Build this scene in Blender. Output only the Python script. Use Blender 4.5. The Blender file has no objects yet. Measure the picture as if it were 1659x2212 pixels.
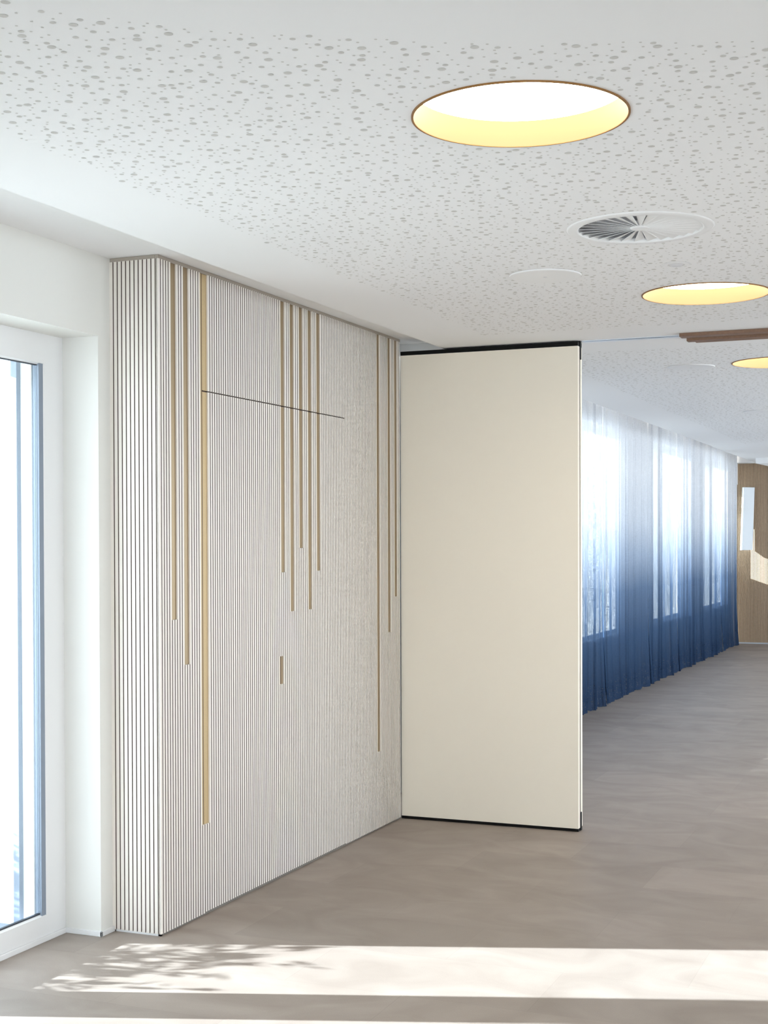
import bpy, bmesh, math, random
import numpy as np
from mathutils import Vector, Matrix
S = bpy.context.scene
COL = S.collection

# ------------------------------------------------------------------ camera
F_PX, YAW, PITCH, ROLL, HC = 3043.77, 0.39208, 0.01234, 0.00305, 1.60348
cam = bpy.data.cameras.new('camera')
cam.sensor_fit = 'VERTICAL'; cam.sensor_height = 36.0
cam.lens = F_PX / 2212 * 36.0
cam.shift_y = (1206.04 - 1106) / 2212
cam.clip_start = 0.05; cam.clip_end = 200
co = bpy.data.objects.new('camera', cam); COL.objects.link(co)
co.matrix_world = (Matrix.Translation((0, 0, HC)) @ Matrix.Rotation(YAW, 4, 'Z')
                   @ Matrix.Rotation(math.pi/2 - PITCH, 4, 'X') @ Matrix.Rotation(-ROLL, 4, 'Z'))
S.camera = co

# ------------------------------------------------------------------ world, sun, exposure
W = bpy.data.worlds.new('world'); S.world = W; W.use_nodes = True
bg = W.node_tree.nodes['Background']
bg.inputs[0].default_value = (0.80, 0.90, 1.0, 1); bg.inputs[1].default_value = 3.8

def sun(name, d, strength, color, ang):
    l = bpy.data.lights.new(name, 'SUN'); l.energy = strength; l.color = color; l.angle = math.radians(ang)
    o = bpy.data.objects.new(name, l); COL.objects.link(o)
    o.rotation_euler = Vector(d).to_track_quat('-Z', 'Y').to_euler(); o.location = (-8, 2, 6)
    return o
sun('sun', (0.942, 0.336, -0.33), 24.0, (0.82, 0.91, 1.0), 0.55)
S.view_settings.view_transform = 'Standard'; S.view_settings.look = 'None'
S.view_settings.gamma = 1; S.view_settings.use_curve_mapping = False
S.view_settings.exposure = 0.45

# ------------------------------------------------------------------ helpers
def srgb(r, g, b):
    f = lambda c: (c/255/12.92) if c/255 <= .04045 else ((c/255+.055)/1.055)**2.4
    return (f(r), f(g), f(b), 1)

def mat(name, col, rough=.6, metal=0.0, spec=.5, noise=0.0, nscale=40, bump=0.0, bscale=300):
    m = bpy.data.materials.new(name); m.use_nodes = True
    nt = m.node_tree; b = nt.nodes['Principled BSDF']
    b.inputs['Base Color'].default_value = col
    b.inputs['Roughness'].default_value = rough; b.inputs['Metallic'].default_value = metal
    b.inputs['Specular IOR Level'].default_value = spec
    if noise or bump:
        tc = nt.nodes.new('ShaderNodeTexCoord')
    if noise:
        n = nt.nodes.new('ShaderNodeTexNoise'); n.inputs['Scale'].default_value = nscale; n.inputs['Detail'].default_value = 4
        nt.links.new(tc.outputs['Object'], n.inputs['Vector'])
        mx = nt.nodes.new('ShaderNodeMix'); mx.data_type = 'RGBA'
        mx.inputs[6].default_value = tuple(c*(1-noise) for c in col[:3])+(1,)
        mx.inputs[7].default_value = tuple(min(1, c*(1+noise)) for c in col[:3])+(1,)
        nt.links.new(n.outputs['Fac'], mx.inputs[0]); nt.links.new(mx.outputs[2], b.inputs['Base Color'])
    if bump:
        n2 = nt.nodes.new('ShaderNodeTexNoise'); n2.inputs['Scale'].default_value = bscale; n2.inputs['Detail'].default_value = 3
        nt.links.new(tc.outputs['Object'], n2.inputs['Vector'])
        bp = nt.nodes.new('ShaderNodeBump'); bp.inputs['Strength'].default_value = bump; bp.inputs['Distance'].default_value = .004
        nt.links.new(n2.outputs['Fac'], bp.inputs['Height']); nt.links.new(bp.outputs['Normal'], b.inputs['Normal'])
    return m

def emis(name, col, st):
    m = bpy.data.materials.new(name); m.use_nodes = True; nt = m.node_tree
    nt.nodes.remove(nt.nodes['Principled BSDF'])
    e = nt.nodes.new('ShaderNodeEmission'); e.inputs[0].default_value = col; e.inputs[1].default_value = st
    nt.links.new(e.outputs[0], nt.nodes['Material Output'].inputs[0]); return m

class MB:
    """collects quads/boxes, builds ONE mesh object"""
    def __init__(s): s.v = []; s.f = []; s.m = []
    def quad(s, a, b, c, d, mi=0):
        n = len(s.v); s.v += [a, b, c, d]; s.f.append((n, n+1, n+2, n+3)); s.m.append(mi)
    def box(s, x0, x1, y0, y1, z0, z1, mi=0):
        n = len(s.v)
        s.v += [(x0,y0,z0),(x1,y0,z0),(x1,y1,z0),(x0,y1,z0),(x0,y0,z1),(x1,y0,z1),(x1,y1,z1),(x0,y1,z1)]
        for q in ((0,3,2,1),(4,5,6,7),(0,1,5,4),(1,2,6,5),(2,3,7,6),(3,0,4,7)):
            s.f.append(tuple(n+i for i in q)); s.m.append(mi)
    def prism(s, pts, z0, z1, mi=0):
        n = len(s.v); k = len(pts)
        s.v += [(p[0],p[1],z0) for p in pts]+[(p[0],p[1],z1) for p in pts]
        s.f.append(tuple(n+i for i in reversed(range(k)))); s.m.append(mi)
        s.f.append(tuple(n+k+i for i in range(k))); s.m.append(mi)
        for i in range(k):
            j = (i+1) % k; s.f.append((n+i, n+j, n+k+j, n+k+i)); s.m.append(mi)
    def lathe(s, prof, cx, cy, seg=64, mi=0):
        """prof = list of (r,z); closed strip revolve"""
        n = len(s.v); k = len(prof)
        for i in range(seg):
            a = 2*math.pi*i/seg
            for r, z in prof: s.v.append((cx+r*math.cos(a), cy+r*math.sin(a), z))
        for i in range(seg):
            j = (i+1) % seg
            for t in range(k-1):
                s.f.append((n+i*k+t, n+j*k+t, n+j*k+t+1, n+i*k+t+1)); s.m.append(mi)
    def disc(s, cx, cy, r, z, seg=64, mi=0, down=True):
        n = len(s.v)
        s.v += [(cx+r*math.cos(2*math.pi*i/seg), cy+r*math.sin(2*math.pi*i/seg), z) for i in range(seg)]
        f = tuple(n+i for i in range(seg)); s.f.append(tuple(reversed(f)) if down else f); s.m.append(mi)
    def build(s, name, mats, parent=None, bevel=0, smooth=False, origin=None):
        me = bpy.data.meshes.new(name)
        o0 = Vector(origin) if origin else Vector((0,0,0))
        me.from_pydata([tuple(Vector(v)-o0) for v in s.v] if origin else s.v, [], s.f)
        for m in (mats if isinstance(mats, (list, tuple)) else [mats]): me.materials.append(m)
        me.polygons.foreach_set('material_index', s.m)
        if smooth: me.polygons.foreach_set('use_smooth', [True]*len(s.f))
        me.validate(); me.update()
        o = bpy.data.objects.new(name, me); COL.objects.link(o)
        o.location = o0
        if parent:
            o.parent = parent
            pw = Vector((0,0,0)); p = parent
            while p: pw += Vector(p.location); p = p.parent
            o.location = o0 - pw
        if bevel:
            b = o.modifiers.new('bevel', 'BEVEL'); b.width = bevel; b.segments = 2; b.limit_method = 'ANGLE'
        return o

def struct(o): o['kind'] = 'structure'; return o
def tag(o, label, cat, group=None):
    o['label'] = label; o['category'] = cat
    if group: o['group'] = group
    return o
def thing(name, loc, label, cat, group=None):
    o = bpy.data.objects.new(name, None); COL.objects.link(o); o.location = loc; o.empty_display_size = .1
    return tag(o, label, cat, group)

# ------------------------------------------------------------------ materials
M_wall = mat('wall_paint', srgb(232,231,226), .85, bump=.08, bscale=500)
M_ceil = mat('ceiling_paint', srgb(243,243,243), .9)
M_hole = mat('perforation_felt', srgb(210,208,204), .9)
M_frame = mat('window_frame_white', srgb(236,236,236), .35)
M_white = mat('slat_white_lacquer', srgb(240,233,224), .45)
M_core = mat('groove_brown_core', srgb(92,70,62), .8)
M_taupe = mat('taupe_backing', srgb(176,166,154), .8)
M_inlay = mat('golden_oak_inlay', srgb(196,172,130), .5, metal=.25, noise=.12, nscale=220)
M_bronze = mat('taupe_bronze_inlay', srgb(158,138,108), .42, metal=.6, noise=.10, nscale=220)
M_plinth = mat('plinth_shade_grey', srgb(128,122,114), .6)  # front plinth colour carries the dark shadow line under the slats
M_oak = mat('oak_slat', srgb(188,162,134), .6, noise=.12, nscale=30)
M_oakgap = mat('oak_groove_dark', srgb(96,74,56), .85)
M_panel = mat('partition_cream', srgb(250,242,226), .7, bump=.12, bscale=900)
M_panel_edge = mat('partition_edge', srgb(228,214,200), .5)
M_black = mat('black_rubber', (.004,.004,.004,1), .7, spec=.2)
M_stucco = mat('white_stucco', srgb(238,240,240), .95, bump=1.0, bscale=130)
M_extw = mat('outer_reveal_white', srgb(245,245,245), .8)
M_alu = mat('grey_anodised_rail', srgb(140,150,164), .45, metal=.3)
M_gasket = mat('dark_gasket', srgb(48,54,64), .6)
M_vent = mat('vent_white', srgb(240,240,240), .5)
M_dark = mat('vent_void', srgb(226,226,230), .9)
M_brown = mat('brown_stained_wood', srgb(132,102,82), .5, noise=.25, nscale=60)
M_brass = mat('lamp_brass_inside', srgb(110,92,66), .6, metal=.2)
M_rim = mat('lamp_rim_bronze', srgb(150,108,58), .45, metal=.4)
M_lens = emis('lamp_lens_glow', (1, .84, .62, 1), 12.5)
M_cove = emis('cove_glow', (1, .97, .92, 1), 7.0)
M_ground = mat('outside_paving', srgb(185,184,180), .9, noise=.1, nscale=3)
M_leaf = mat('leaf_green', srgb(70,105,50), .6, noise=.3, nscale=20)
M_stem = mat('stem_brown', srgb(90,70,50), .8)

def floor_mat():
    m = bpy.data.materials.new('floor_vinyl_tiles'); m.use_nodes = True; nt = m.node_tree; L = nt.links
    b = nt.nodes['Principled BSDF']; tc = nt.nodes.new('ShaderNodeTexCoord')
    br = nt.nodes.new('ShaderNodeTexBrick'); br.offset = .5
    br.inputs['Scale'].default_value = 1.0; br.inputs['Brick Width'].default_value = .92; br.inputs['Row Height'].default_value = .46
    br.inputs['Mortar Size'].default_value = .0012; br.inputs['Mortar Smooth'].default_value = .6
    br.inputs['Color1'].default_value = (.93,.93,.93,1); br.inputs['Color2'].default_value = (1.05,1.05,1.05,1)
    br.inputs['Mortar'].default_value = (.84,.84,.84,1)
    L.new(tc.outputs['Object'], br.inputs['Vector'])
    n1 = nt.nodes.new('ShaderNodeTexNoise'); n1.inputs['Scale'].default_value = 2.3; n1.inputs['Detail'].default_value = 5; n1.inputs['Distortion'].default_value = 1.2
    mp = nt.nodes.new('ShaderNodeMapping'); mp.inputs['Scale'].default_value = (1.1, 1.5, 1)
    L.new(tc.outputs['Object'], mp.inputs['Vector']); L.new(mp.outputs[0], n1.inputs['Vector'])
    cr = nt.nodes.new('ShaderNodeValToRGB')
    cr.color_ramp.elements[0].position = .3; cr.color_ramp.elements[0].color = srgb(144,132,123)
    cr.color_ramp.elements[1].position = .72; cr.color_ramp.elements[1].color = srgb(161,150,141)
    L.new(n1.outputs['Fac'], cr.inputs[0])
    n2 = nt.nodes.new('ShaderNodeTexNoise'); n2.inputs['Scale'].default_value = 260; n2.inputs['Detail'].default_value = 2
    L.new(tc.outputs['Object'], n2.inputs['Vector'])
    m1 = nt.nodes.new('ShaderNodeMix'); m1.data_type = 'RGBA'; m1.blend_type = 'MULTIPLY'; m1.inputs[0].default_value = 1
    L.new(cr.outputs[0], m1.inputs[6]); L.new(br.outputs['Color'], m1.inputs[7])
    m2 = nt.nodes.new('ShaderNodeMix'); m2.data_type = 'RGBA'; m2.blend_type = 'OVERLAY'; m2.inputs[0].default_value = .12
    L.new(m1.outputs[2], m2.inputs[6]); L.new(n2.outputs['Fac'], m2.inputs[7])
    L.new(m2.outputs[2], b.inputs['Base Color'])
    b.inputs['Roughness'].default_value = .5; b.inputs['Specular IOR Level'].default_value = .35
    bp = nt.nodes.new('ShaderNodeBump'); bp.inputs['Strength'].default_value = .05; bp.inputs['Distance'].default_value = .002
    L.new(n2.outputs['Fac'], bp.inputs['Height']); L.new(bp.outputs[0], b.inputs['Normal'])
    return m
M_floor = floor_mat()

def glass_mat():
    m = bpy.data.materials.new('window_glass'); m.use_nodes = True; nt = m.node_tree
    nt.nodes.remove(nt.nodes['Principled BSDF'])
    t = nt.nodes.new('ShaderNodeBsdfTransparent'); t.inputs[0].default_value = (.96,.98,.975,1)
    g = nt.nodes.new('ShaderNodeBsdfGlossy'); g.inputs['Roughness'].default_value = .02
    lw = nt.nodes.new('ShaderNodeLayerWeight'); pw = nt.nodes.new('ShaderNodeMath'); pw.operation = 'POWER'; pw.inputs[1].default_value = 4
    lw.inputs[0].default_value = .5; nt.links.new(lw.outputs['Facing'], pw.inputs[0])
    fr = nt.nodes.new('ShaderNodeMath'); fr.operation = 'MULTIPLY_ADD'; fr.inputs[1].default_value = .5; fr.inputs[2].default_value = .03
    nt.links.new(pw.outputs[0], fr.inputs[0])
    mx = nt.nodes.new('ShaderNodeMixShader')
    nt.links.new(fr.outputs[0], mx.inputs[0]); nt.links.new(t.outputs[0], mx.inputs[1]); nt.links.new(g.outputs[0], mx.inputs[2])
    nt.links.new(mx.outputs[0], nt.nodes['Material Output'].inputs[0]); return m
M_glass = glass_mat()

def curtain_mat():
    """sheer voile, dip-dyed: white at the head, navy at the hem (object Z)"""
    m = bpy.data.materials.new('dip_dyed_voile'); m.use_nodes = True; nt = m.node_tree; L = nt.links
    nt.nodes.remove(nt.nodes['Principled BSDF'])
    tc = nt.nodes.new('ShaderNodeTexCoord'); sp = nt.nodes.new('ShaderNodeSeparateXYZ'); L.new(tc.outputs['Object'], sp.inputs[0])
    nz = nt.nodes.new('ShaderNodeTexNoise'); nz.inputs['Scale'].default_value = 1.6
    L.new(tc.outputs['Object'], nz.inputs['Vector'])
    ad = nt.nodes.new('ShaderNodeMath'); ad.operation = 'MULTIPLY_ADD'; L.new(nz.outputs['Fac'], ad.inputs[0]); ad.inputs[1].default_value = .12; L.new(sp.outputs[2], ad.inputs[2])
    mr = nt.nodes.new('ShaderNodeMapRange'); mr.inputs[1].default_value = 0; mr.inputs[2].default_value = 3.0; L.new(ad.outputs[0], mr.inputs[0])
    cr = nt.nodes.new('ShaderNodeValToRGB'); el = cr.color_ramp.elements
    el[0].position = .06; el[0].color = srgb(40,56,80)
    el[1].position = .80; el[1].color = srgb(222,225,231)
    for p, c in ((.22, srgb(60,80,108)), (.38, srgb(96,115,142)), (.50, srgb(156,170,190)), (.62, srgb(198,205,216))):
        e = el.new(p); e.color = c
    L.new(mr.outputs[0], cr.inputs[0])
    # weave: irregular threads modulate opacity
    mp = nt.nodes.new('ShaderNodeMapping'); mp.inputs['Scale'].default_value = (30, 30, 150); L.new(tc.outputs['Object'], mp.inputs['Vector'])
    w1 = nt.nodes.new('ShaderNodeTexNoise'); w1.inputs['Scale'].default_value = 1; w1.inputs['Detail'].default_value = 2; L.new(mp.outputs[0], w1.inputs['Vector'])
    mp2 = nt.nodes.new('ShaderNodeMapping'); mp2.inputs['Scale'].default_value = (150, 150, 7); L.new(tc.outputs['Object'], mp2.inputs['Vector'])
    w2 = nt.nodes.new('ShaderNodeTexNoise'); w2.inputs['Scale'].default_value = 1; L.new(mp2.outputs[0], w2.inputs['Vector'])
    am = nt.nodes.new('ShaderNodeMath'); am.operation = 'ADD'; L.new(w1.outputs['Fac'], am.inputs[0]); L.new(w2.outputs['Fac'], am.inputs[1])
    op = nt.nodes.new('ShaderNodeMapRange'); op.inputs[1].default_value = .75; op.inputs[2].default_value = 1.25
    op.inputs[3].default_value = .85; op.inputs[4].default_value = .995; L.new(am.outputs[0], op.inputs[0])
    df = nt.nodes.new('ShaderNodeBsdfDiffuse'); tl = nt.nodes.new('ShaderNodeBsdfTranslucent')
    L.new(cr.outputs[0], df.inputs[0]); L.new(cr.outputs[0], tl.inputs[0])
    m1 = nt.nodes.new('ShaderNodeMixShader'); m1.inputs[0].default_value = .015; L.new(df.outputs[0], m1.inputs[1]); L.new(tl.outputs[0], m1.inputs[2])
    tr = nt.nodes.new('ShaderNodeBsdfTransparent')
    m2 = nt.nodes.new('ShaderNodeMixShader'); L.new(op.outputs[0], m2.inputs[0]); L.new(tr.outputs[0], m2.inputs[1]); L.new(m1.outputs[0], m2.inputs[2])
    L.new(m2.outputs[0], nt.nodes['Material Output'].inputs[0]); return m
M_curt = curtain_mat()

# ------------------------------------------------------------------ key planes (metres)
XS, XW, YS, YP, XP = -3.015, -3.2465, 4.917, 7.5485, -1.969   # slat front, wall face, slat side, partition front, partition end
HC_, HR = 2.70, 2.763                                          # main ceiling, perimeter recess
XE = -2.771                                                    # ceiling edge
XFR = -3.418                                                   # window frame plane
YR = 4.832                                                     # reveal side
XR2 = -3.33                                                    # wall face of the far room
YF = 22.237                                                    # far wall
XRT = 6.0; XF2 = 1.5; YB = -2.0

# ------------------------------------------------------------------ floor & ground
b = MB(); b.box(XR2-.3, XRT+.2, YB-.2, YF+.25, -.12, 0); struct(b.build('floor', M_floor))
b = MB(); b.box(-40, XR2-.31, -30, 50, -.20, -.06); struct(b.build('outside_paving', M_ground))
b = MB(); b.box(XRT+.21, 40, -30, 50, -.20, -.06); b.box(XF2+.21, XRT+.21, 8.06, 50, -.20, .01); struct(b.build('outside_paving_right', mat('bounce_terrace', srgb(232,230,226), .9)))  # unseen terrace, made pale to bounce sky light into the far room
b = MB(); b.box(XR2-.3, XRT+.2, -30, YB-.21, -.20, -.06); struct(b.build('outside_paving_back', M_ground))

# ------------------------------------------------------------------ left wall, room with the window
b = MB()
b.box(-3.45, XW, YR, 8.0, 0, 2.90)                 # pier behind the slatted cabinet
b.box(-3.45, XW, YB, YR, 2.436, 2.90)              # lintel
b.box(-3.45, XW, YB, 2.52, 0, 2.436)
struct(b.build('wall_left', M_wall))
b = MB()
b.box(-3.80, -3.53, 4.66, 8.0, -.1, 3.1)
b.box(-3.80, -3.53, YB, 4.66, 2.36, 3.1)
b.box(-3.80, -3.53, YB, 2.52, -.1, 2.36)
struct(b.build('wall_left_outside', M_stucco))
b = MB(); b.box(-3.502, -3.451, 4.665, 8.0, 0, 3.1); b.box(-3.53, -3.451, YB, 4.665, 2.375, 3.1)
struct(b.build('trim_1', M_extw))
# baseboard
b = MB()
b.box(XFR, XFR+.009, 2.53, YR, 0, .022); b.box(XFR, XW+.009, YR-.009, YR, 0, .022); b.box(XW, XW+.009, YR-.009, YS+.004, 0, .022)
struct(b.build('baseboard_left', M_frame, bevel=.002))

# window_1 : four fixed lights between broad mullions
OZ0, OZ1 = .104, 2.318
lights = [(4.00, 4.705), (2.75, 3.765)]
b = MB()
b.box(-3.46, XFR, 4.705, YR, 0, 2.436)
b.box(-3.46, XFR, 3.765, 4.00, OZ0, OZ1); b.box(-3.46, XFR, 2.52, 2.75, OZ0, OZ1)
b.box(-3.46, XFR, 2.52, 4.705, 0, OZ0); b.box(-3.46, XFR, 2.52, 4.705, OZ1, 2.436)
# chamfered glazing bead round the pane
win = struct(b.build('window_1', M_frame))
b = MB()
for y0, y1 in lights:
    a0, a1, c0, c1 = y0, y1, OZ0, OZ1; i = .024
    P = [(XFR+.001, a0, c0), (XFR+.001, a1, c0), (XFR+.001, a1, c1), (XFR+.001, a0, c1)]
    Q = [(XFR-.012, a0+i, c0+i*.3), (XFR-.012, a1-i, c0+i*.3), (XFR-.012, a1-i, c1-i*.3), (XFR-.012, a0+i, c1-i*.3)]
    for k in range(4):
        j = (k+1) % 4; b.quad(P[k], P[j], Q[j], Q[k])
b.build('glazing_bead', M_frame, win)
b = MB()
for y0, y1 in lights:
    i = .024; x0, x1 = -3.4400, XFR-.010
    b.box(x0, x1, y1-i, y1+.01, OZ0-.01, OZ1+.01); b.box(x0, x1, y0-.01, y0+i, OZ0-.01, OZ1+.01)
    b.box(x0, x1, y0, y1, OZ0-.01, OZ0+.012); b.box(x0, x1, y0, y1, OZ1-.010, OZ1+.01)
b.build('gasket', M_gasket, win)
for y0, y1 in lights:
    b = MB(); b.box(-3.436, -3.430, y0+.012, y1-.012, OZ0+.006, OZ1-.006); b.build('glass', M_glass, win)
b = MB()
for xa, xb in ((-3.4515, -3.4365), (-3.435, -3.4290), (-3.4275, -3.4190)):
    b.box(xa, xb, 4.672, 4.70, OZ0, OZ1+.02)
b.build('blind_guide_rail', M_alu, win)
b = MB(); b.box(-3.532, -3.502, 4.640, 4.668, -.02, 2.36); b.build('outer_profile', M_alu, win, bevel=.002)
b = MB(); b.box(-3.86, -3.44, 2.52, 4.665, .03, .062); b.build('outer_sill', M_alu, win)

# ------------------------------------------------------------------ ceilings
lamps = [(-1.067, 3.509), (-1.075, 6.357), (-1.075, 8.98), (-1.075, 11.83), (-1.075, 14.68)]
vent_c = (-1.063, 4.936)
def ceiling_slab(name, poly, holes, z, th, m):
    cu = bpy.data.curves.new(name, 'CURVE'); cu.dimensions = '2D'; cu.fill_mode = 'BOTH'; cu.extrude = th/2
    def spl(pts):
        s = cu.splines.new('POLY'); s.points.add(len(pts)-1); s.use_cyclic_u = True
        for p, q in zip(s.points, pts): p.co = (q[0], q[1], 0, 1)
    spl(poly)
    for (cx, cy, r) in holes: spl([(cx+r*math.cos(2*math.pi*i/72), cy+r*math.sin(2*math.pi*i/72)) for i in range(72)])
    o = bpy.data.objects.new(name+'_c', cu); COL.objects.link(o)
    dg = bpy.context.evaluated_depsgraph_get(); me = bpy.data.meshes.new_from_object(o.evaluated_get(dg))
    COL.objects.unlink(o); bpy.data.objects.remove(o)
    me.transform(Matrix.Translation((0, 0, z+th/2)))
    return me
holesL = [(x, y, .276) for x, y in lamps] + [(vent_c[0], vent_c[1], .232)]
poly = [(XE, YB), (XRT, YB), (XRT, 8.0), (XF2+.1, 8.0), (XF2+.1, 15.2), (-1.0, 15.26), (-2.13, 16.811), (-2.754, 17.667)]
me = ceiling_slab('ceiling', poly, holesL, HC_, .045, M_ceil)
# scattered round perforations of the acoustic board, as shallow felt-backed discs in the same mesh
def perforations():
    rng = np.random.default_rng(7)
    regions = []
    def in1(p):
        x, y = p[:, 0], p[:, 1]
        nb = np.interp(x, [-2.4, -1.817, -1.749, -1.629, -1.428, -1.225, -1.032, -.518, -.408, 1.0], [1.75, 2.35, 2.44, 2.55, 2.71, 2.83, 2.95, 3.15, 3.2, 3.6])
        return (x > -2.385) & (x < .35) & (y > nb) & (y < 7.19)
    def in2(p):
        x, y = p[:, 0], p[:, 1]
        return (x > -2.35) & (x < .6) & (y > 8.06) & (y < 16.5) & (y < 16.2 - (x+2.13)*1.37)
    V = []; Fc = []; n = 0
    solids = [(x, y, .296) for x, y in lamps] + [(vent_c[0], vent_c[1], .262)]
    for fn, (xa, xb, ya, yb) in ((in1, (-2.4, .35, 1.7, 7.2)), (in2, (-2.4, .6, 8.05, 16.5))):
        # jittered grids, one per hole size, so that holes stay apart as in the board
        placed = {}
        for r, pitch, seg in ((.0100, .105, 14), (.0071, .068, 12), (.0036, .0385, 8)):
            gx = np.arange(xa, xb, pitch); gy = np.arange(ya, yb, pitch)
            P = np.array([(x, y) for x in gx for y in gy]); P = P + rng.uniform(-.36, .36, P.shape)*pitch
            P = P[fn(P)]
            for cx, cy, R in solids: P = P[np.hypot(P[:, 0]-cx, P[:, 1]-cy) > R+r]
            for px, py in P:
                k = (int(px/.03), int(py/.03)); ok = True
                for i in (-1, 0, 1):
                    for j in (-1, 0, 1):
                        for (qx, qy, qr) in placed.get((k[0]+i, k[1]+j), ()):
                            if (px-qx)**2+(py-qy)**2 < (r+qr+.006)**2: ok = False
                if not ok: continue
                placed.setdefault(k, []).append((px, py, r))
                a = np.arange(seg)*2*np.pi/seg
                for c, s_ in zip(np.cos(a), np.sin(a)): V.append((px+r*c, py+r*s_, HC_-.0006))
                Fc.append(tuple(range(n+seg-1, n-1, -1))); n += seg
    return V, Fc
pv, pf = perforations()
base_v = [tuple(v.co) for v in me.vertices]; base_f = [tuple(p.vertices) for p in me.polygons]
b = MB(); b.v = base_v + pv; off = len(base_v)
b.f = base_f + [tuple(i+off for i in f) for f in pf]; b.m = [0]*len(base_f) + [1]*len(pf)
struct(b.build('ceiling', [M_ceil, M_hole]))
# raised perimeter recesses
b = MB(); b.box(XR2-.3, -2.60, YB, 7.80, HR, HR+.06); struct(b.build('ceiling_recess_near', M_ceil))
b = MB()
b.box(XR2-.3, -2.60, 7.80, 17.9, 2.98, 3.04); b.box(XR2-.3, -2.95, 17.9, YF, 2.98, 3.04); b.box(-2.99, -2.95, 17.9, YF, 2.842, 2.98); b.box(XR2, -2.99, YF-.25, YF, 2.78, 2.98)
b.box(-2.76, -2.70, 7.80, 17.9, 2.746, 2.98)
b.box(XR2-.3, -2.60, 7.74, 7.80, 2.70, 3.04)
b.box(-2.97, -2.70, 17.9, 17.96, 2.84, 3.04)
struct(b.build('ceiling_recess_curtain', M_ceil))
b = MB(); b.prism([(-2.97, 17.97), (-2.76, 17.97), (-2.76, 17.4), (-2.3, 16.5),(-.9,15.0), (XF2+.1, 15.0), (XF2+.1, YF), (-2.97, YF)], 2.778, 2.84); struct(b.build('ceiling_far', M_ceil))
b = MB(); b.prism([(-2.80, 20.75), (XF2, 20.3), (XF2, YF), (-2.68, YF)], 2.70, 2.778); struct(b.build('ceiling_far_drop', M_ceil))
b = MB(); b.box(XR2-.5, XRT+.2, YB-.2, 8.06, 3.10, 3.25); b.box(XR2-.5, XF2+.2, 8.06, YF+.3, 3.10, 3.25); struct(b.build('ceiling_roof', M_wall))

# ------------------------------------------------------------------ far room walls & windows
wins = [(9.10, 10.95), (12.50, 14.40), (16.08, 17.93), (19.50, 21.15), (21.86, 22.16)]  # last narrow opening is added to throw sun onto the far wall
WZ0, WZ1 = .64, 2.80
b = MB(); ys = 8.0
for y0, y1 in wins[:4]:
    b.box(-3.80, XR2, ys, y0, -.1, 3.1); b.box(-3.80, XR2, y0, y1, -.1, WZ0); b.box(-3.80, XR2, y0, y1, WZ1, 3.1); ys = y1
b.box(-3.80, XR2, ys, 21.86, -.1, 3.1); b.box(-3.80, XR2, 21.86, 22.16, -.1, 1.08); b.box(-3.80, XR2, 21.86, 22.16, 2.47, 3.1); b.box(-3.80, XR2, 22.16, YF+.25, -.1, 3.1)
struct(b.build('wall_left_far', M_wall))
for n, (y0, y1) in enumerate(wins):
    b = MB(); t = .05 if n < 4 else .02
    if n == 4:
        WZ0, WZ1 = 1.08, 2.47; b.box(-3.42, -3.35, y0+t, y1-t, 2.08, 2.15)  # crossbar added to split that sun patch
    for (a0, a1, c0, c1) in ((y0, y1, WZ0, WZ0+t), (y0, y1, WZ1-t, WZ1), (y0, y0+t, WZ0+t, WZ1-t), (y1-t, y1, WZ0+t, WZ1-t)):
        b.box(-3.42, -3.35, a0, a1, c0, c1)
    w = struct(b.build('window_%d' % (n+2), M_frame))
    b = MB(); b.box(-3.39, -3.384, y0+t, y1-t, WZ0+t, WZ1-t); b.build('glass', M_glass, w)
b = MB(); b.box(XR2-.3, XRT+.2, YF+.03, YF+.25, 0, 3.1); struct(b.build('wall_far', M_wall))
# right and back sides, unseen, positioned and opened up to let daylight in
b = MB()
b.box(XRT, XRT+.2, YB, 4.5, 0, 3.1); b.box(XRT, XRT+.2, 4.5, 7.6, 2.62, 3.1)
b.box(XF2, XRT+.2, 7.95, 8.05, 0, 3.1); b.box(XRT, XRT+.2, 7.6, 8.05, 0, 3.1)
for y0, y1 in ((7.95, 8.2), (11.4, 11.7), (15.1, 15.4), (18.8, 19.1), (22.0, YF+.25)): b.box(XF2, XF2+.2, y0, y1, 0, 3.1)
b.box(XF2, XF2+.2, 7.95, YF+.25, 2.67, 3.1)
struct(b.build('wall_right', M_wall))
b = MB()
for x0, x1 in ((XR2-.3, -2.6), (1.0, 1.3), (5.4, XRT+.2)): b.box(x0, x1, YB-.2, YB, 0, 3.1)
b.box(XR2-.3, XRT+.2, YB-.2, YB, 2.62, 3.1); b.box(XR2-.3, XRT+.2, YB-.2, YB, 0, .95)
struct(b.build('wall_back', M_wall))
b = MB(); b.box(-3.31, -3.27, YF-.36, YF-.002, 2.457, 2.778); struct(b.build('trim_2', M_frame))

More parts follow.
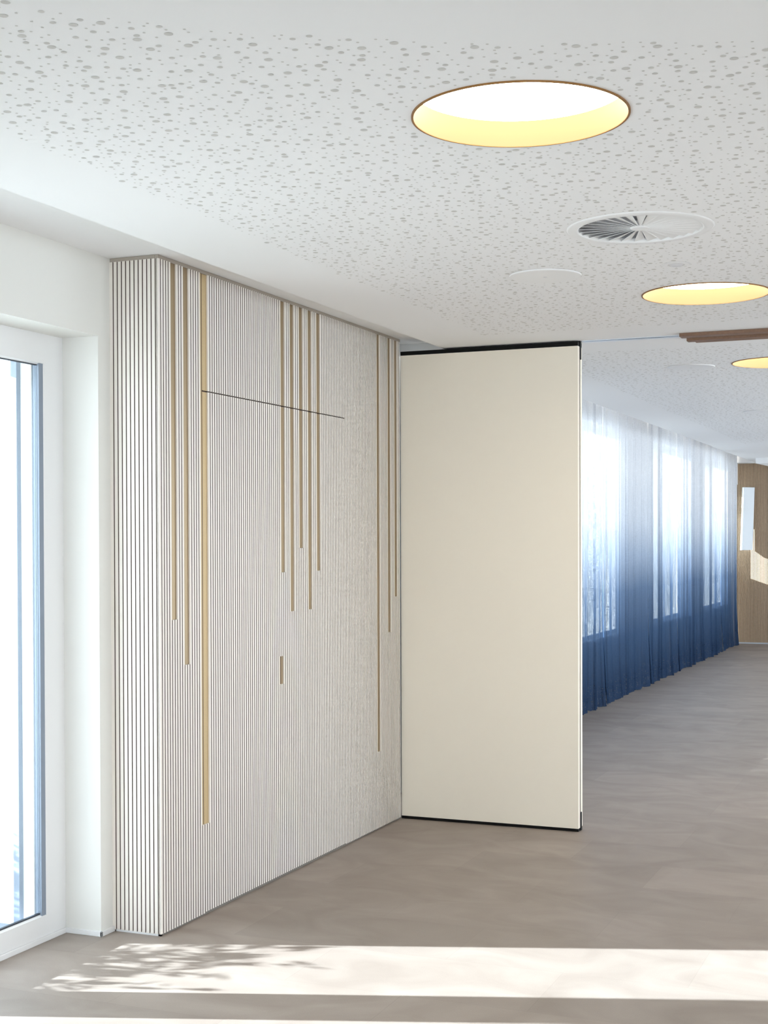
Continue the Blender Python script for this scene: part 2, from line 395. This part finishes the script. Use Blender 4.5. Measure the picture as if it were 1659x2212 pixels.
# ------------------------------------------------------------------ slatted cabinet
PITCH_, GW, GD, CD = .02, .0056, .006, .0072
cabinet = thing('slatted_cabinet', (XW, YS, 0), 'tall white vertically slatted wall cabinet with taupe and gold recessed strips beside the window', 'cabinet')
def grooved(name, mapf, s0, n0, n1, send, z0, z1, channels, mats, parent, corner=0, thick=.018, GW=.0045):
    """mapf(s, depth, z)->xyz ; slats n0..n1-1 at s0+k*pitch; channels=[(k0,k1,zb,zt)] remove slats k0..k1"""
    b = MB()
    zs = sorted({z0, z1} | {min(max(c, z0), z1) for ch in channels for c in (ch[2], ch[3])})
    q = lambda p, d, r, e, za, zb, mi: b.quad(mapf(p, d, za), mapf(r, e, za), mapf(r, e, zb), mapf(p, d, zb), mi)
    for za, zb in zip(zs, zs[1:]):
        zm = (za+zb)/2
        cut = set()
        for k0, k1, c0, c1 in channels:
            if c0 < zm < c1: cut |= set(range(k0, k1+1))
        for k in range(n0, n1):
            a = s0+k*PITCH_; e = min(a+PITCH_-GW, send); g = min(a+PITCH_, send)
            nxt = (k+1) in cut; prv = (k-1) in cut
            if k not in cut:
                q(a, 0, e, 0, za, zb, 0)
                cor = corner and ((corner < 0 and k == n0) or (corner > 0 and e >= send-1e-6))
                q(a, CD if prv else GD, a, 0, za, zb, 0 if prv or (cor and corner < 0) else 1)
                q(e, 0, e, CD if nxt or cor else GD, za, zb, 0 if nxt or (cor and corner > 0) else 1)
                if nxt: q(e, CD, g, CD, za, zb, 1)
                else: q(e, GD, g, GD, za, zb, 1)
            else:
                q(a, CD, g, CD, za, zb, 1)
    for k0, k1, c0, c1 in channels:       # ledges
        lo = max(s0+(k0-1)*PITCH_+PITCH_-GW, s0+n0*PITCH_); hi = min(s0+(k1+1)*PITCH_, s0+n1*PITCH_)
        for c in (c0, c1):
            if hi > lo + .001 and z0 < c < z1:
                b.quad(mapf(lo, 0, c), mapf(hi, 0, c), mapf(hi, CD, c), mapf(lo, CD, c), 0)
    lo = s0+n0*PITCH_; hi = min(s0+n1*PITCH_-GW, send)
    # solid board behind
    if corner < 0: lo += .0185
    A = [mapf(lo, CD+.0005, z0), mapf(hi, CD+.0005, z0), mapf(hi, thick, z0), mapf(lo, thick, z0)]
    B = [mapf(lo, CD+.0005, z1), mapf(hi, CD+.0005, z1), mapf(hi, thick, z1), mapf(lo, thick, z1)]
    b.quad(*A, 1); b.quad(*B, 1)
    for i in range(4):
        j = (i+1) % 4; b.quad(A[i], A[j], B[j], B[i], 1)
    # top and bottom of each slat
    for zc in (z0, z1):
        for k in range(n0, n1):
            a = s0+k*PITCH_; e = min(a+PITCH_-GW, send)
            if any(k0 <= k <= k1 and c0 <= zc <= c1 for k0, k1, c0, c1 in channels): continue
            b.quad(mapf(a, 0, zc), mapf(e, 0, zc), mapf(e, CD, zc), mapf(a, CD, zc), 0)
    return b.build(name, mats, parent)
front = lambda s, d, z: (XS-d, s, z)
side = lambda s, d, z: (s, YS+d, z)
ZB, ZT, ZG = .0095, 2.747, 2.247
CH = [(5, 6, 1.281), (10, 11, 1.088), (17, 19, .390), (55, 56, 1.455), (60, 61, 1.264), (65, 66, 1.570), (70, 71, 1.264),
      (75, 76, 1.455), (114, 115, .432), (122, 123, 1.087), (127, 128, 1.285)]
chs = [(a, c, z, 9.0) for a, c, z in CH] + [(54, 55, .922, 1.056)]
WM = [M_white, M_core]
def inlays(parent, n0, n1, z0, z1):
    for k0, k1, zb, zt in chs:
        long_ = k0 == 17
        a, c = max(k0, n0), min(k1, n1-1)
        if a > c or min(zt, z1) <= max(zb, z0): continue
        lo = YS+a*PITCH_ - (GW if a > n0 else 0); hi = YS+(c+1)*PITCH_ - (0 if c < n1-1 else GW)
        b = MB(); b.box(XS-CD-.0003, XS-CD+.0007, lo+.0003, hi-.0003, max(zb, z0)+.0005, min(zt, z1)-.0005)
        h = zt < 2
        o = b.build('handle_recess' if h else 'inlay_strip', M_inlay if long_ else M_bronze, parent)
        o['label'] = 'short taupe recessed door pull' if h else 'long recessed golden oak strip' if long_ else 'recessed taupe bronze strip'
def panel(name, n0, n1, z0, z1):
    o = grooved(name, front, YS, n0, n1, YP-.002, z0, z1, chs, WM, cabinet, corner=-1 if n0 == 0 else 0, GW=GW)
    inlays(o, n0, n1, z0, z1); return o
panel('fixed_panel', 0, 18, ZB, ZT)
panel('door', 18, 55, ZB+.004, ZG-.0025)
panel('door', 55, 92, ZB+.004, ZG-.0025)
panel('overhead_panel', 18, 92, ZG+.0025, ZT)
panel('fixed_panel', 92, 131, ZB, ZT)
grooved('side_panel', side, XW, 0, 12, XS-.0093, ZB, ZT, [], WM, cabinet, corner=1)
b = MB(); b.box(XW+.012, XS-.019, YS+.019, YP-.01, .0, 2.750); b.build('carcass', M_core, cabinet)
b = MB()
b.box(XW+.0005, XS-.0185, YS+.0015, YS+.018, ZT, HR-.0005); b.box(XS-.018, XS-.0015, YS+.0015, YP-.002, ZT, HR-.0005)
b.build('top_trim', M_taupe, cabinet, bevel=.0012)
b = MB(); b.box(XW+.012, XS-.006, YS+.006, YS+.018, 0, ZB+.004); b.box(XS-.018, XS-.006, YS+.006, YS+.018, 0, ZB+.004)
b.build('plinth', M_frame, cabinet)
b = MB(); b.box(XS-.018, XS-.007, YS+.0185, YP-.01, 0, ZB+.003); b.build('shaded_plinth', M_plinth, cabinet)

# ------------------------------------------------------------------ movable partition
part = thing('movable_partition', (XS, YP, 0), 'tall cream movable partition panel with black seals standing open beside the slatted cabinet', 'partition')
x0 = XS-.0005
b = MB(); b.box(x0, XP, YP, YP+.032, .0165, 2.669); b.build('front_leaf', M_panel, part, bevel=.0008)
b = MB(); b.box(x0, XP+.0005, YP+.012, YP+.034, .018, 2.667); b.build('edge_profile', M_panel_edge, part)
b = MB(); b.box(x0, XP-.002, YP+.062, YP+.095, .0165, 2.669); b.build('rear_leaf', M_panel, part, bevel=.0008)
b = MB(); b.box(x0, XP-.004, YP+.03, YP+.066, .012, 2.672); b.build('core', M_black, part)
b = MB(); b.box(x0, XP-.001, YP+.001, YP+.085, .0, .0165); b.box(XP-.02, XP+.003, YP+.036, YP+.064, 0, .10); b.build('bottom_seal', M_black, part)
b = MB(); b.box(x0, XP-.001, YP+.001, YP+.085, 2.669, 2.692); b.box(XP-.02, XP+.003, YP+.036, YP+.064, 2.60, 2.699); b.build('top_seal', M_black, part)

track = thing('ceiling_track', (XP, YP+.1, HC_), 'thin dark steel ceiling track running right from the cream partition', 'track')
b = MB(); b.box(XE+.02, 5.9, YP+.052, YP+.066, HC_-.002, HC_+.001); b.build('track_slot', M_black, track)
b = MB(); b.box(XP+.01, 5.5, YP+.030, YP+.051, HC_-.003, HC_+.001); b.box(XP+.01, 5.5, YP+.067, YP+.10, HC_-.003, HC_+.001)
b.build('track_flange', mat('track_aluminium', srgb(236,240,244), .3, metal=.6), track)
bars = [((-1.41, 7.515, 7.59), .0, .018, 'nearest of the three brown wooden ceiling battens right of the track'),
        ((-1.405, 7.700, 7.755), .0, .018, 'middle of the three brown wooden ceiling battens right of the track'),
        ((-1.375, 7.785, 7.83), .0, .013, 'farthest and slimmest of the three brown wooden ceiling battens')]
for (xa, ya, yb), dz, h, lab in bars:
    b = MB(); b.box(xa, 5.2, ya, yb, HC_-h, HC_-.0004)
    tag(b.build('wooden_batten', M_brown, origin=(xa, ya, HC_)), lab, 'batten', 'wooden battens on the ceiling')

# ------------------------------------------------------------------ round recessed lamps
labs = ['largest and nearest round recessed ceiling lamp with gold inside, at upper middle',
        'second round gold-lined recessed ceiling lamp, just before the wooden battens',
        'third round gold-lined ceiling lamp, beyond the wooden battens at the right edge']
for n, (x, y) in enumerate(lamps[:3]):
    t = thing('recessed_lamp', (x, y, HC_), labs[n], 'ceiling lamp', 'round recessed gold ceiling lamps')
    b = MB(); b.lathe([(.276, HC_+.072), (.276, HC_-.004), (.2815, HC_-.004), (.2815, HC_+.0), (.279, HC_+.0), (.279, HC_+.072)], x, y, 96)
    b.build('rim', M_rim, t, smooth=False)
    b = MB(); b.lathe([(.2755, HC_-.003), (.2755, HC_+.068)], x, y, 96); b.build('brass_reflector', M_brass, t, smooth=True)
    b = MB(); b.disc(x, y, .275, HC_+.067, 96); b.build('diffuser', M_lens, t)
    b = MB(); b.lathe([(.0001, HC_+.09), (.285, HC_+.09), (.285, HC_+.0455)], x, y, 48); b.build('housing', M_rim, t)

# swirl diffuser
x, y = vent_c
t = thing('ceiling_vent', (x, y, HC_), 'round white swirl air vent with radial vanes in the perforated ceiling', 'vent')
b = MB(); b.lathe([(.216, HC_+.012), (.216, HC_-.004), (.222, HC_-.006), (.250, HC_-.004), (.257, HC_-.0008), (.257, HC_+.0)], x, y, 96); b.build('outer_ring', M_vent, t, smooth=True)
b = MB(); b.disc(x, y, .03, HC_-.003, 48); b.lathe([(.03, HC_-.003), (.036, HC_+.002), (.036, HC_+.02)], x, y, 48); b.build('hub', M_vent, t, smooth=True)
b = MB(); b.disc(x, y, .231, HC_+.034, 64); b.lathe([(.231, HC_+.034), (.231, HC_-.0005)], x, y, 64); b.build('plenum', M_dark, t)
NV = 28
b = MB()
w0, w1, tl = .0030, .0185, .010      # half widths inner / outer ; tilt height
P = [(.034, -w0, .002), (.217, -w1, .0), (.217, w1*1.02, tl), (.034, w0, .006)]
P = [(p[0], -p[1], p[2]) for p in P]
T = .0012
b.v = [(p[0], p[1], p[2]-.002) for p in P] + [(p[0], p[1], p[2]-.002+T) for p in P]
b.f = [(3,2,1,0), (4,5,6,7), (0,1,5,4), (1,2,6,5), (2,3,7,6), (3,0,4,7)]; b.m = [0]*6
v0 = b.build('vane', M_vent, t); v0.location = (0, 0, 0)
for k in range(1, NV):
    v = v0.copy(); COL.objects.link(v); v.parent = t; v.rotation_euler = (0, 0, 2*math.pi*k/NV)

# flat round cover plates, detector
for n, (px, py, lab) in enumerate([(-1.613, 5.657, 'flat white round ceiling cover plate between the swirl vent and the partition'),
                                   (-1.613, 8.999, 'flat white round ceiling cover plate beyond the track and wooden battens'),
                                   (-1.62, 12.35, 'farthest flat white round ceiling cover plate, at the right edge near the curtains')]):
    t = thing('ceiling_cover_plate', (px, py, HC_), lab, 'cover plate', 'round white ceiling cover plates')
    b = MB(); b.disc(px, py, .138, HC_-.007, 64); b.lathe([(.138, HC_-.007), (.147, HC_-.005), (.149, HC_-.0007)], px, py, 64); b.build('plate', M_vent, t)
    b = MB(); b.disc(px, py, .008, HC_-.0078, 16); b.lathe([(.008, HC_-.0078), (.008, HC_-.006)], px, py, 16); b.build('screw', M_dark, t)
t = thing('ceiling_detector', (-1.068, 5.632, HC_), 'small white round ceiling detector between the vent and the second lamp', 'detector')
b = MB(); b.lathe([(.030, HC_-.001), (.034, HC_-.004), (.050, HC_-.003), (.055, HC_-.0007)], -1.068, 5.632, 48); b.build('ring', M_vent, t)
b = MB(); b.lathe([(.0001, HC_-.009), (.02, HC_-.008), (.03, HC_-.001)], -1.068, 5.632, 48); b.build('lens', mat('detector_lens', srgb(222,222,224), .3), t, smooth=True)

# ------------------------------------------------------------------ curtains
bounds = [8.15, 9.9, 11.66, 13.41, 15.49, 17.16, 18.80, 20.47, 21.93]
clabs = ['second dip-dyed white to navy curtain hidden behind the cream partition',
         'first dip-dyed white to navy curtain hidden behind the cream partition',
         'nearest visible white to navy dip-dyed curtain, directly beside the partition edge',
         'second visible dip-dyed curtain, over the near window and the pier after it',
         'third visible dip-dyed curtain, over the pier before the middle window',
         'fourth visible dip-dyed curtain, over the far part of the middle window',
         'fifth visible dip-dyed curtain, over the pier between middle and far windows',
         'farthest dip-dyed white to navy curtain, ending at the timber slatted wall']
rnd = random.Random(3)
def curtain(y0, y1, lab, seed):
    r = random.Random(seed); nY = int((y1-y0)/.0065); zs = [2.96, 2.9, 2.8, 2.6, 2.3, 2.0, 1.7, 1.4, 1.1, .85, .6, .42, .28, .18, .10, .05, .02, .004]
    L = y1-y0
    tucks = []; p = r.uniform(.05, .15)                      # narrow tucks between broad, nearly flat widths of cloth
    while p < L-.04:
        tucks.append((p, r.uniform(.010, .032), r.uniform(.008, .014), r.uniform(-.012, .012), r.uniform(.0, .35)))
        p += r.choice((.07, .14, .22, .28, .32))*r.uniform(.85, 1.2)
    a1, a2 = r.uniform(0, 6), r.uniform(0, 6)
    V = []; Fc = []
    for zi, z in enumerate(zs):
        low = max(0, 1-z/.6)
        for i in range(nY+1):
            u = i/nY; s_ = u*L
            xx = .010*math.sin(2*math.pi*s_/.43+a1)+.005*math.sin(2*math.pi*s_/.17+a2+.3*z)
            for (c, dp, wd, lean, tw) in tucks:
                d_ = s_-c-lean*(3-z)/3
                if abs(d_) < .09:
                    f = 1.0+.5*(1-z/3)*tw
                    xx += dp*f*math.exp(-(d_/(wd*f))**2)*(1 if dp > .025 else -1)
            xx += .022*low*low*(.5+.5*math.sin(u*9+seed)) + .012*low*math.sin(s_*2*math.pi/.31+seed)
            xx *= min(1, min(s_, L-s_)/.05)
            yy = y0+s_+.006*math.sin(3*z+s_*4)*low
            edge = min(u, 1-u)*L
            if edge < .16:                                       # panel edges curl open near the hem
                c = (1-edge/.16)*max(0, 1-z/.9)**1.5
                yy += (.024 if u < .5 else -.024)*c; xx += .035*c
            zz = z
            if z < .06: zz = z + .012*max(0, math.sin(s_*19+seed))
            V.append((-3.252+xx, yy, zz))
    for zi in range(len(zs)-1):
        for i in range(nY):
            a = zi*(nY+1)+i; Fc.append((a, a+nY+1, a+nY+2, a+1))
    b = MB(); b.v = V; b.f = Fc; b.m = [0]*len(Fc)
    t = thing('curtain', (-3.25, (y0+y1)/2, 0), lab, 'curtain', 'dip-dyed curtains along the far windows')
    return b.build('fabric', M_curt, t, smooth=True), t
for i in range(8):
    y0, y1 = bounds[i], bounds[i+1]
    fab, t = curtain(y0+.004, y1-.004, clabs[i], i*1.7+1)
    b = MB(); b.box(-3.256, -3.248, y0+.05, y1-.05, 2.955, 2.968); b.build('heading_tape', M_frame, t)
b = MB(); b.box(-3.265, -3.240, 8.1, 22.2, 2.968, 2.98)
tag(b.build('curtain_rail', M_frame), 'white curtain rail in the ceiling recess above the curtains', 'curtain rail')
b = MB(); b.box(-3.325, -3.30, 8.0, 22.1, 2.95, 2.97)
tag(b.build('cove_light', M_cove), 'linear light glowing behind the tops of the curtains', 'light')

# ------------------------------------------------------------------ timber slat wall at the far end
b = MB()
clad = thing('timber_slat_wall', (-3.36, YF, 0), 'brown timber slatted wall cladding at the far end of the room', 'wall cladding')
n = 0; xx = -3.355
while xx < XF2-.03:
    b.box(xx, xx+.0145, YF, YF+.014, .012, 2.778); xx += .0215
b.build('slats', M_oak, clad)
b = MB(); b.box(-3.36, XF2, YF+.0145, YF+.029, .0, 2.778); b.build('backing_board', M_oakgap, clad)
b = MB(); b.box(-3.36, XF2, YF-.012, YF-.0005, 0, .022); struct(b.build('baseboard_far', mat('metal_baseboard', srgb(190,194,200), .4, metal=.3)))
# white wall fixture, leaning slightly
wl = thing('wall_fixture', (-3.11, YF-.002, 1.92), 'slim white box fixture mounted upright on the far timber slatted wall', 'wall fixture')
b = MB()
z0, z1 = 1.445, 2.41
def slab(xa0, xb0, xa1, xb1, ya, yb, mi=0):
    n = len(b.v)
    b.v.extend([(xa0,ya,z0),(xb0,ya,z0),(xb0,yb,z0),(xa0,yb,z0),(xa1,ya,z1),(xb1,ya,z1),(xb1,yb,z1),(xa1,yb,z1)])
    for q in ((0,3,2,1),(4,5,6,7),(0,1,5,4),(1,2,6,5),(2,3,7,6),(3,0,4,7)): b.f.append(tuple(n+i for i in q)); b.m.append(mi)
slab(-.105, .075, -.070, .110, -.03, .03)
ca, sa = math.cos(math.radians(35)), math.sin(math.radians(35))
b.v = [(-3.115+p[0]*ca-p[1]*sa, YF-.088+p[0]*sa+p[1]*ca, p[2]) for p in b.v]
b.build('housing', mat('fixture_white', srgb(225,232,238), .35), wl, bevel=.004)
b = MB(); b.box(-3.13, -3.10, YF-.07, YF-.0005, 1.80, 2.05); b.build('bracket', M_frame, wl, bevel=.004)
b = MB(); b.lathe([(.0001, 1.45), (.012, 1.45), (.012, 1.475)], -3.09, YF-.085, 20); b.build('knob', M_frame, wl)

# ------------------------------------------------------------------ shrub outside the window (throws the leafy shade)
sh = thing('garden_shrub', (-4.6, 4.0, -.06), 'leafy low garden shrub outside the window, casting the dappled floor shade', 'shrub')
r = random.Random(11); b = MB()
for i in range(70):
    c = MB(); bx, by = r.uniform(-4.75, -4.45), r.uniform(3.5, 4.66)
    H = .52+.26*((by-3.5)/1.1)+r.uniform(-.12, .10)
    lx, ly = r.uniform(-.12, .12), r.uniform(-.18, .18)
    for s in range(8):
        f0, f1 = s/8, (s+1)/8
        p0 = Vector((bx+lx*f0*f0, by+ly*f0*f0, -.06+(H+.06)*f0)); p1 = Vector((bx+lx*f1*f1, by+ly*f1*f1, -.06+(H+.06)*f1)); w = .004*(1.2-f1)
        c.quad((p0.x-w, p0.y, p0.z), (p0.x+w, p0.y, p0.z), (p1.x+w, p1.y, p1.z), (p1.x-w, p1.y, p1.z))
        c.quad((p0.x, p0.y-w, p0.z), (p0.x, p0.y+w, p0.z), (p1.x, p1.y+w, p1.z), (p1.x, p1.y-w, p1.z))
        for q in range(5):
            a = r.uniform(0, 6.28); el = r.uniform(-.3, .9); ln = r.uniform(.06, .11)
            d = Vector((math.cos(a)*math.cos(el), math.sin(a)*math.cos(el), math.sin(el)))
            sd = d.cross(Vector((0, 0, 1))).normalized()*ln*.22; o = p0.lerp(p1, r.random())
            m_ = o+d*ln*.5
            b.quad(tuple(o), tuple(m_+sd), tuple(o+d*ln), tuple(m_-sd))
    c.build('stem', M_stem, sh)
b.build('foliage', M_leaf, sh)
